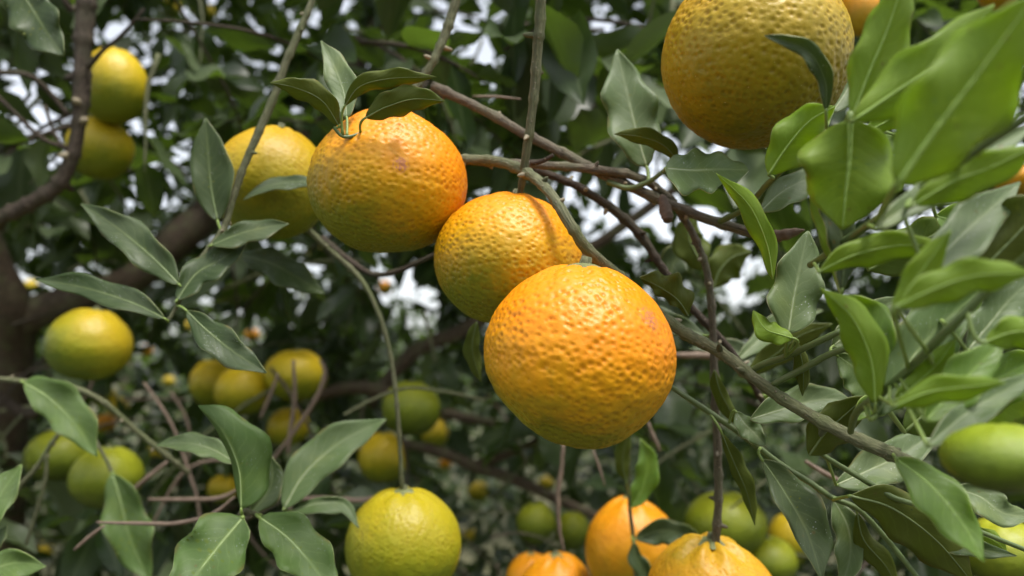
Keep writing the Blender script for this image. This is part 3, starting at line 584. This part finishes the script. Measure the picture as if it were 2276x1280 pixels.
# far-left leaves
leaf('topleft', [(30, -45), (72, 20), (108, 78), (142, 122)], 46, 62, .39, .35, 't', 'mature', tip=.1, k=.8)
leaf('lowleft', [(52, 850), (108, 884), (165, 940), (216, 1014)], 54, 44, .45, .5, 't', 'mid', k=.8)
leaf('lowleft3', [(250, 1052), (270, 1122), (290, 1200), (334, 1294)], 54, 52, .50, .3, 't', 'mid', wave=.2)
leaf('edge', [(-58, 1188), (-20, 1130), (10, 1085), (48, 1032)], 34, 34, .35, .6, 't', 'mid', att=(-60, 1190))
leaf('edge', [(-70, 1280), (-10, 1262), (40, 1250), (102, 1258)], 30, 44, .34, .6, 't', 'mid', att=(-90, 1250))
leaf('edge', [(-50, 1230), (-20, 1210), (0, 1190), (16, 1168)], 18, 18, .35, .6, 't', 'mature', att=(-75, 1220))
# middle right twig
leaf('mid', [(1438, 372), (1418, 305), (1396, 215), (1372, 110)], 60, 56, .330, .35, 't', 'pale', att=(1442, 404), k=.85, tip=.2)
leaf('mid', [(1510, 362), (1474, 322), (1420, 303), (1365, 298)], 18, 24, .318, -.5, 'u', 'mature', att=(1476, 380))
leaf('mid', [(1478, 374), (1540, 378), (1602, 376), (1664, 378)], 44, 50, .280, .9, 't', 'pale', tip=-.6, wave=.3, k=.7, att=(1476, 380))
leaf('near', [(1718, 620), (1704, 540), (1664, 455), (1592, 385)], 24, 22, .262, -.2, 'u', 'young', att=(1664, 462), pet=False)
leaf('near', [(1836, 246), (1834, 180), (1794, 112), (1700, 78)], 18, 20, .232, -.3, 't', 'mature', att=(1840, 296), tip=.0)
leaf('near', [(1708, 388), (1752, 322), (1800, 268), (1856, 236)], 42, 50, .245, -.3, 'u', 'young', tip=.1)
leaf('near', [(1890, 266), (1888, 345), (1880, 425), (1872, 510)], 108, 96, .215, -.2, 'u', 'young', tip=.2, k=.80)
leaf('near', [(1894, 262), (1932, 160), (1974, 60), (2016, -70)], 46, 54, .215, -.2, 'u', 'young', fold=.6)
leaf('near', [(1896, 268), (1990, 204), (2080, 140), (2210, 10)], 54, 54, .205, -.2, 'u', 'young')
leaf('near', [(1850, 250), (1886, 196), (1925, 130), (1960, 70)], 26, 30, .30, .5, 't', 'pale', att=(1830, 300))
leaf('near', [(1690, 470), (1736, 428), (1790, 400), (1850, 385)], 26, 30, .29, .7, 't', 'pale', att=(1660, 462))
leaf('near', [(1912, 302), (1966, 272), (2020, 248), (2080, 228)], 18, 20, .235, -.2, 'u', 'young', att=(1888, 268))
leaf('near', [(1925, 300), (1968, 310), (2004, 330), (2030, 350)], 18, 20, .25, .4, 't', 'young', att=(1888, 268))
leaf('near2', [(1992, 412), (2076, 292), (2176, 160), (2300, -10)], 96, 104, .180, -.25, 'u', 'young', tip=.15, att=(1950, 488))
leaf('near2', [(1948, 508), (2050, 436), (2170, 356), (2310, 270)], 34, 30, .195, .8, 't', 'pale', att=(1930, 500))
leaf('near2', [(2030, 455), (2120, 402), (2200, 372), (2310, 320)], 36, 46, .195, -.3, 'u', 'young', att=(2040, 425))
leaf('near2', [(1872, 645), (1876, 550), (1846, 455), (1788, 370)], 26, 30, .225, .1, 't', 'mature', fold=.5, att=(1850, 556))
leaf('near2', [(1866, 640), (1856, 560), (1826, 470), (1790, 390)], 22, 14, .229, .1, 'u', 'young', fold=.5, att=(1845, 560))
leaf('near2', [(1820, 604), (1900, 566), (2000, 545), (2112, 548)], 30, 30, .215, -.3, 'u', 'young', att=(1810, 585))
leaf('near2', [(2056, 604), (2130, 530), (2206, 460), (2268, 404)], 46, 48, .205, .8, 't', 'pale', att=(2000, 455))
leaf('near2', [(2180, 600), (2236, 545), (2290, 490), (2350, 430)], 64, 60, .215, -.2, 'u', 'mature', pet=False)
leaf('rt1', [(1752, 742), (1764, 664), (1780, 585), (1796, 513)], 54, 58, .258, .3, 't', 'pale', att=(1746, 792), k=.75, tip=.0)
leaf('rt1', [(1764, 752), (1730, 742), (1700, 730), (1674, 690)], 26, 22, .255, .4, 'u', 'young', att=(1746, 792), tip=.0)
leaf('rt1', [(1770, 760), (1782, 800), (1786, 836), (1784, 880)], 16, 20, .265, -.2, 'u', 'mature', att=(1752, 790))
leaf('near3', [(1946, 900), (1936, 800), (1894, 706), (1824, 640)], 40, 38, .220, -.1, 'u', 'young', fold=.6, att=(1930, 895))
leaf('near3', [(1960, 800), (1958, 748), (1930, 700), (1876, 655)], 30, 36, .226, .3, 't', 'young', fold=.5, att=(1960, 872))
leaf('near3', [(1945, 925), (2010, 820), (2082, 732), (2184, 640)], 66, 62, .222, .5, 't', 'mid', att=(1925, 900))
leaf('near3', [(1984, 690), (2020, 640), (2064, 580), (2114, 512)], 28, 30, .195, -.2, 'u', 'young', att=(2020, 820))
leaf('near3', [(1990, 682), (2080, 640), (2170, 612), (2300, 606)], 36, 38, .185, -.2, 'u', 'young', att=(2060, 780))
leaf('near3', [(1990, 890), (2050, 840), (2090, 800), (2124, 752)], 28, 34, .215, -.2, 'u', 'young', att=(1980, 855))
leaf('near3', [(2058, 935), (2120, 868), (2180, 805), (2236, 752)], 44, 44, .205, .6, 't', 'young', att=(2000, 838))
leaf('near3', [(1988, 902), (2060, 872), (2140, 860), (2236, 850)], 26, 30, .195, -.3, 'u', 'young', att=(1950, 880))
leaf('near3', [(2062, 992), (2150, 918), (2220, 876), (2320, 820)], 26, 30, .20, .8, 't', 'pale', att=(1990, 850))
leaf('near3', [(2110, 900), (2180, 860), (2240, 830), (2320, 790)], 50, 60, .23, .2, 't', 'young', att=(2060, 780))
leaf('near3', [(2150, 780), (2200, 720), (2250, 660), (2320, 600)], 40, 50, .225, .4, 't', 'pale', att=(2110, 730))
leaf('near3', [(2130, 700), (2190, 660), (2250, 650), (2320, 690)], 50, 60, .24, .1, 't', 'young', att=(2140, 700))
leaf('near3', [(2190, 760), (2240, 740), (2280, 735), (2340, 730)], 30, 34, .20, -.2, 'u', 'young', att=(2150, 690))
leaf('near3', [(2010, 960), (2080, 900), (2150, 850), (2230, 800)], 60, 64, .262, -.1, 'u', 'mid', att=(1950, 880))
leaf('near3', [(2080, 700), (2140, 640), (2200, 570), (2270, 520)], 54, 60, .262, .1, 't', 'mid', att=(2110, 730))
leaf('near3', [(2150, 960), (2200, 910), (2260, 880), (2340, 850)], 50, 54, .265, -.2, 'u', 'young', att=(2060, 780))
leaf('near2', [(2080, 480), (2150, 500), (2220, 540), (2300, 560)], 46, 50, .25, .3, 't', 'young', att=(2060, 410))
leaf('near2', [(1930, 600), (1990, 570), (2060, 530), (2140, 480)], 44, 44, .26, -.2, 'u', 'mid', att=(1900, 520))
leaf('rt2', [(1860, 790), (1900, 820), (1920, 860), (1925, 910)], 36, 40, .262, .3, 't', 'mid', att=(1850, 785))
leaf('rt2', [(1850, 770), (1900, 730), (1950, 690), (2000, 660)], 36, 40, .262, .3, 't', 'pale', att=(1850, 785))
leaf('near', [(1990, 300), (2050, 330), (2080, 370), (2090, 420)], 44, 44, .25, -.2, 'u', 'mid', att=(1888, 268))
# winding branch and green twigs
leaf('bear', [(1668, 932), (1745, 908), (1825, 888), (1896, 892)], 42, 34, .285, .6, 't', 'pale', att=(1790, 918), pet=False)
leaf('bear', [(1798, 1012), (1836, 960), (1880, 920), (1925, 880)], 46, 50, .262, -.4, 'u', 'mature', att=(1775, 1035), pet=False)
leaf('bear', [(1990, 1018), (2066, 1076), (2138, 1160), (2188, 1248)], 44, 54, .215, .6, 't', 'young', att=(1985, 1010))
leaf('bear', [(1900, 935), (1925, 905), (1970, 895), (2030, 880)], 24, 26, .25, .3, 't', 'young', att=(1895, 968))
leaf('bear', [(1530, 702), (1508, 668), (1470, 640), (1422, 616)], 18, 40, .305, -.3, 'u', 'mature', wave=.4, att=(1530, 742), pet=False, tip=.0)
leaf('drop', [(1588, 822), (1600, 868), (1622, 910), (1642, 952)], 14, 22, .330, -.3, 'u', 'mature', pet=False)
leaf('gtwig', [(1636, 915), (1654, 940), (1676, 962), (1702, 990)], 22, 26, .300, .6, 't', 'pale', tip=-.5, att=(1620, 945))
leaf('gtwig', [(1604, 962), (1634, 1034), (1660, 1095), (1678, 1168)], 24, 14, .302, -.2, 'u', 'mature', att=(1575, 915))
leaf('gtwig', [(1694, 1022), (1738, 1086), (1792, 1180), (1828, 1290)], 62, 30, .288, .4, 't', 'mature', att=(1690, 996))
leaf('gtwig', [(1852, 1110), (1884, 1170), (1890, 1235), (1868, 1310)], 34, 36, .31, .3, 't', 'pale', att=(1850, 1106))
leaf('gtwig', [(1890, 1102), (1980, 1128), (2080, 1200), (2168, 1302)], 54, 58, .274, -.4, 'u', 'mature', att=(1852, 1110))
leaf('gtwig', [(1905, 1140), (1920, 1200), (1970, 1260), (2000, 1320)], 24, 26, .30, -.2, 'u', 'mature', att=(1903, 1130))
leaf('gtwig2', [(1858, 1078), (1930, 1046), (2015, 1004), (2092, 946)], 46, 46, .292, .7, 't', 'pale', att=(1838, 1018))
leaf('gtwig2', [(2010, 1150), (2080, 1190), (2150, 1215), (2260, 1235)], 24, 22, .29, .4, 't', 'mature', att=(1990, 1108))
leaf('gtwig2', [(2120, 1085), (2180, 1105), (2230, 1140), (2300, 1150)], 34, 34, .30, .6, 't', 'pale', att=(2080, 1140))
leaf('gtwig2', [(2140, 1190), (2180, 1190), (2215, 1205), (2240, 1230)], 20, 20, .30, -.2, 'u', 'young', att=(2150, 1170))
leaf('dark8', [(1412, 1198), (1462, 1180), (1510, 1184), (1560, 1196)], 26, 34, .475, .1, 't', 'mature', att=(1405, 1190), tip=0)
leaf('dark8', [(1404, 1128), (1428, 1085), (1440, 1030), (1424, 975)], 26, 28, .46, .1, 't', 'young', att=(1400, 1130))
leaf('dark8', [(1392, 1070), (1384, 1030), (1388, 995), (1402, 950)], 20, 16, .455, -.2, 'u', 'mature', att=(1399, 1100))
leaf('dark8', [(1408, 1205), (1415, 1240), (1435, 1275), (1450, 1320)], 18, 22, .47, .2, 't', 'mature', att=(1408, 1200))
leaf('slope', [(1566, 745), (1500, 720), (1460, 700), (1400, 690)], 26, 24, .36, .6, 't', 'mature')
leaf('slope', [(1700, 870), (1660, 800), (1600, 770), (1530, 775)], 22, 26, .37, .7, 't', 'mature')
leaf('slope', [(1660, 830), (1720, 790), (1780, 745), (1850, 720)], 30, 30, .36, -.3, 'u', 'mature')
leaf('slope', [(1640, 800), (1700, 745), (1760, 700), (1830, 690)], 26, 26, .38, .6, 't', 'pale')
leaf('drop', [(1570, 600), (1545, 560), (1530, 520), (1548, 478)], 40, 36, .42, .0, 'u', 'mature', pet=False)
leaf('drop', [(1500, 680), (1490, 630), (1500, 580), (1545, 525)], 34, 34, .43, .2, 't', 'mature', pet=False)
leaf('drop', [(1585, 640), (1600, 600), (1630, 570), (1670, 560)], 40, 44, .44, -.1, 'u', 'mature', pet=False)
leaf('bear', [(1060, 715), (1050, 760), (1054, 800), (1070, 850)], 18, 20, .36, -.1, 'u', 'mature', att=(1062, 700), pet=False)

# ------------------------------------------------------------------ twigs with leaves deeper in the tree (placed by hand)
def small_leaf_mesh(i):
    rs = random.Random(100 + i); ns, nv = 8, 5; V, F, U = [], [], []
    fold = rs.uniform(.1, .55); bend = rs.uniform(-.35, .35); wv = rs.uniform(0, .12); ph = rs.uniform(0, 6); wd = rs.uniform(.19, .25)
    for a in range(ns + 1):
        t = a / ns; p = max(profile(t, rs.uniform(.86, .9), .3), .02)
        for b in range(nv):
            v = -1 + 2 * b / (nv - 1)
            V.append((t, v * wd * p, fold * wd * abs(v) * p + bend * (t - .3) ** 2 + wv * math.sin(8 * t + ph) * v * v * p)); U.append((t, v * .5 + .5))
    for a in range(ns):
        for b in range(nv - 1):
            F.append((a * nv + b, (a + 1) * nv + b, (a + 1) * nv + b + 1, a * nv + b + 1))
    return V, F, U
LV = [small_leaf_mesh(i) for i in range(10)]
LM = [mesh('leaf', *x[:2], [M['far_leaf']], x[2]) for x in LV]
def clear_of_fruit(px, py, d, r):
    for fx, fy_, fr, fd in FRUITS:
        if d < fd + .06 and (px - fx) ** 2 + (py - fy_) ** 2 < (fr + r) ** 2: return False
    return True
GAPS = [(1010, 70, 70, 80), (880, 40, 40, 40), (1060, 130, 60, 60), (1240, 190, 45, 70), (1110, 300, 70, 50), (1100, 20, 60, 60), (1350, 40, 70, 60), (1410, 90, 60, 70), (1480, 280, 50, 60), (60, 230, 90, 130), (250, 60, 60, 60), (330, 110, 50, 50), (40, 370, 60, 60), (540, 190, 40, 30), (1400, 470, 110, 70), (1550, 500, 110, 60), (1650, 600, 70, 110), (1640, 440, 70, 40), (2040, 500, 110, 60), (1250, 400, 60, 40), (1590, 330, 60, 30), (360, 320, 40, 50), (870, 590, 60, 22), (930, 640, 60, 60), (960, 700, 40, 40), (140, 330, 40, 60), (1170, 120, 40, 60), (1300, 300, 60, 50), (1450, 380, 80, 50), (300, 430, 60, 40), (1330, 640, 40, 40)]
for q in catmull([(20, 720), (180, 662), (270, 630), (345, 580), (410, 520), (480, 465)], 4): FRUITS.append((q[0], q[1], 34, 1.06))
for q in ((10, 800), (10, 900), (0, 640), (-20, 560)): FRUITS.append((*q, 50, 1.04))
for q in catmull([(880, 815), (960, 762), (1040, 728)], 3): FRUITS.append((q[0], q[1], 16, 1.0))
for q in catmull([(920, 988), (1055, 1035), (1190, 1082)], 3): FRUITS.append((q[0], q[1], 12, .9))
def in_gap(px, py, s=1.0):
    return any(((px - a) / (rx * s)) ** 2 + ((py - b) / (ry * s)) ** 2 < 1 for a, b, rx, ry in GAPS)
def orient(dirv, up):
    x = dirv.normalized(); z = (up - x * up.dot(x)); z = z.normalized() if z.length > 1e-4 else x.orthogonal().normalized(); y = z.cross(x)
    return Matrix((x, y, z)).transposed()
def back_branch(px, py, d, dirv, L, nleaf, label, group, size, rs, force=False):
    p0 = P(px, py, d); pts = []; v = dirv.normalized(); p = Vector((0, 0, 0)); step = L / 8
    for i in range(9):
        pts.append(p.copy()); v = (v + Vector((rs.uniform(-.15, .15), rs.uniform(-.15, .15), -.07))).normalized(); p = p + v * step
    leaves = []
    for i in range(nleaf):
        t = .2 + .8 * (i + .5) / nleaf * .98; k = min(int(t * 8), 7); q = pts[k].lerp(pts[k + 1], t * 8 - k)
        tn = (pts[k + 1] - pts[k]).normalized(); a = i * 2.4 + rs.uniform(-.4, .4); n1 = tn.orthogonal().normalized()
        out = n1 * math.cos(a) + tn.cross(n1) * math.sin(a)
        ld = (out * .9 + tn * rs.uniform(.2, .9) + Vector((0, 0, -.25))).normalized()
        sz = size * rs.uniform(.7, 1.25)
        c = p0 + q + ld * sz * .5; x, y, dz = proj(c)
        if not clear_of_fruit(x, y, dz, sz * (.42 if y < 500 else .32) * FPX / dz): continue
        if not force:
            if dz < .44: continue
            if in_gap(x, y, .84) and rs.random() < .88: continue
        upv = (Vector((0, 0, 1)) + Vector((rs.uniform(-.6, .6), rs.uniform(-.6, .6), 0)))
        leaves.append((q, ld, upv, sz))
    if len(leaves) < 2: return 0
    t = thing('leafy_branch', p0, label, 'branch', group)
    V, F, U = tube(pts, [.0022 * (1 - .6 * i / 8) for i in range(9)], 6, .15, px * .1)
    link('stem', mesh('stem', V, F, [M['bark_brown' if rs.random() < .5 else 'bark_green']], U), t)
    for q, ld, upv, sz in leaves:
        o = bpy.data.objects.new('leaf', LM[rs.randrange(len(LM))]); COL.objects.link(o); o.parent = t
        o.matrix_local = Matrix.Translation(q) @ orient(ld, upv).to_4x4() @ Matrix.Scale(sz, 4)
    return len(leaves)
rs = random.Random(77)
specs = [   # px, py range, depth range, count, label, group
    ((-250, 800), (-200, 420), (.62, 1.2), 40, 'dark leafy branch overhead around the dark upright branch, out of focus', 'leafy branches around the upright branch'),
    ((700, 1500), (-200, 420), (.58, 1.2), 42, 'dark leafy branch against the sky above the orange fruits, out of focus', 'leafy branches above the fruits'),
    ((1500, 2550), (-200, 700), (.60, 1.1), 34, 'dark leafy branch behind the bright shoots, out of focus', 'leafy branches behind the bright shoots'),
    ((-250, 1050), (420, 900), (.75, 1.3), 50, 'grey-green leafy branch around the thick limb, out of focus', 'leafy branches around the thick limb'),
    ((-250, 1100), (880, 1500), (.70, 1.3), 48, 'leafy branch low among the dry twigs and green fruits, out of focus', 'leafy branches among the dry twigs'),
    ((1050, 2550), (680, 1500), (.60, 1.3), 46, 'shaded leafy branch below the winding branch, out of focus', 'leafy branches below the winding branch'),
]
for (xa, xb), (ya, yb), (da, db), n, lab, grp in specs:
    for i in range(n):
        d = rs.uniform(da, db)
        dv = Vector((rs.uniform(-1, 1), rs.uniform(-.6, .3), rs.uniform(-.9, .4)))
        back_branch(rs.uniform(xa, xb), rs.uniform(ya, yb), d, dv, rs.uniform(.10, .22), rs.randint(7, 13), lab, grp, rs.uniform(.060, .088), rs)
# single dark leafy twigs that stand out against the sky
for px, py, d, dv, lab in (
    (800, 95, .55, (1, -.05, .02), 'dark leafy twig silhouetted level above the sprig of four leaves'),
    (1215, 105, .55, (.9, -.1, -.25), 'dark leafy twig bending away from the hanging twig above the crossing branches'),
    (440, 40, .58, (-.6, -.1, -.3), 'very dark leafy twig above the two stacked yellow fruits'),
    (352, 120, .60, (-.15, -.1, -.8), 'dark leafy twig in front of the two stacked yellow fruits')):
    back_branch(px, py, d, Vector(dv), .10, 7, lab, None, .058, rs, force=True)

# ------------------------------------------------------------------ the mass of leaves farther back
def leaf_mass(name, centres, sizes, label, dense=True):
    Vs, Fs, Us = [], [], []; base = 0; nvert = None
    simple = []
    for V, F, U in LV:       # coarser copies: 3 x 5 grid
        idx = [(a, b) for a in (0, 2, 4, 6, 8) for b in (0, 2, 4)]
        simple.append((np.array([V[a * 5 + b] for a, b in idx]), np.array([U[a * 5 + b] for a, b in idx])))
    quads = np.array([(r * 3 + c, (r + 1) * 3 + c, (r + 1) * 3 + c + 1, r * 3 + c + 1) for r in range(4) for c in range(2)])
    n = len(centres)
    dirs = rng.normal(size=(n, 3)); dirs[:, 2] = dirs[:, 2] * .7 - .45; dirs /= np.linalg.norm(dirs, axis=1)[:, None]
    ups = np.c_[rng.uniform(-.8, .8, n), rng.uniform(-.8, .8, n), np.ones(n)]
    z = ups - dirs * (ups * dirs).sum(1)[:, None]; z /= np.linalg.norm(z, axis=1)[:, None]; y = np.cross(z, dirs)
    kind = rng.integers(0, len(simple), n)
    V = np.empty((n, 15, 3)); U = np.empty((n, 15, 2))
    for k, (sv, su) in enumerate(simple):
        m = kind == k
        loc = sv[None] * sizes[m][:, None, None]
        V[m] = centres[m][:, None, :] + loc[..., 0:1] * dirs[m][:, None] + loc[..., 1:2] * y[m][:, None] + loc[..., 2:3] * z[m][:, None]; U[m] = su
    F = (quads[None] + (np.arange(n) * 15)[:, None, None]).reshape(-1, 4)
    me = bpy.data.meshes.new(name); me.vertices.add(n * 15); me.vertices.foreach_set('co', V.ravel())
    me.loops.add(F.size); me.loops.foreach_set('vertex_index', F.ravel().astype(np.int32)); me.polygons.add(len(F))
    me.polygons.foreach_set('loop_start', np.arange(0, F.size, 4, dtype=np.int32)); me.polygons.foreach_set('use_smooth', np.ones(len(F), dtype=bool))
    lay = me.uv_layers.new(name='UVMap'); lay.data.foreach_set('uv', U.reshape(-1, 2)[F.ravel()].astype(np.float32).ravel())
    me.materials.append(M['mass_leaf']); me.update(calc_edges=True); me.validate()
    return me
cs, sz = [], []
def add_cluster(px, py, d, n, spread, ls):
    c = P(px, py, d)
    for _ in range(n):
        q = c + Vector((rs.gauss(0, spread), rs.gauss(0, spread), rs.gauss(0, spread)))
        x, y, dz = proj(q)
        if dz < .95 or not clear_of_fruit(x, y, dz, 20): continue
        if in_gap(x, y, .76) and rs.random() < .93: continue
        cs.append(q); sz.append(ls * rs.uniform(.7, 1.3))
for _ in range(950):     # upper part: open, sky between
    add_cluster(rs.uniform(-700, 2950), rs.uniform(-600, 620), rs.uniform(1.1, 2.6), 16, .10, .062)
for _ in range(900):     # lower part: closed
    add_cluster(rs.uniform(-700, 2950), rs.uniform(560, 1750), rs.uniform(1.1, 3.2), 18, .13, .062)
for _ in range(420):
    add_cluster(rs.uniform(-800, 3050), rs.uniform(560, 900), rs.uniform(2.2, 4.0), 20, .17, .065)
for _ in range(900):     # unseen crown overhead, added to shade the inside of the tree
    c = Vector((rs.uniform(-2.2, 2.2), rs.uniform(.75, 3.6), rs.uniform(2.15, 2.9)))
    if proj(c)[1] > -150: continue
    for _k in range(14): cs.append(c + Vector((rs.gauss(0, .12), rs.gauss(0, .12), rs.gauss(0, .1)))); sz.append(.10 * rs.uniform(.7, 1.3))
me = leaf_mass('canopy_foliage', np.array([tuple(c) for c in cs]), np.array(sz), '')
o = link('canopy_foliage', me); tag(o, 'blurred mass of leaves deep inside the tree, with an unseen crown added for shade', 'foliage', kind='stuff')
# orchard trees closing the view; unseen row behind viewer added to dim front light
for i, (x, y, h, r) in enumerate(((-3.4, 6.5, 2.3, 1.5), (-.9, 7.2, 2.0, 1.6), (1.9, 6.8, 1.7, 1.5), (4.6, 7.4, 2.0, 1.6), (-6.2, 7.6, 2.4, 1.6), (.4, 10.5, 2.0, 1.8), (3.6, 11, 1.9, 1.8), (-3.2, 11, 2.4, 1.8), (-2.9, -3.2, 2.8, 1.5), (-.2, -3.6, 2.9, 1.6), (2.7, -3.3, 2.7, 1.5))):
    t = thing('orchard_tree', (x, y, 0), *(('leafy orchard tree standing beyond the foliage, barely seen', 'tree', 'neighbouring orchard trees') if y > 0 else ('unseen orchard tree behind the viewer, added to dim the front light', 'tree', 'unseen trees added behind the viewer')))
    tp = [Vector((0, 0, -.05)), Vector((.03, 0, .4)), Vector((-.03, .04, .9)), Vector((.05, 0, h * .75))]
    V, F, U = tube([Vector(q) for q in catmull([tuple(q) for q in tp], 5)], [.09 * (1 - .6 * k / 15) for k in range(16)], 9, .15, i)
    link('trunk', mesh('trunk', V, F, [M['bark_limb']], U), t)
    q = rng.normal(size=(1700, 3)); q /= np.linalg.norm(q, axis=1)[:, None]; q *= (rng.uniform(.3, 1, 1700) ** .45)[:, None] * np.array([r, r, h * .48]); q[:, 2] += h * .52
    q = q[q[:, 2] > .12]
    cr = link('crown', leaf_mass('crown', q, rng.uniform(.11, .17, len(q)), ''), t); cr['kind'] = 'stuff'
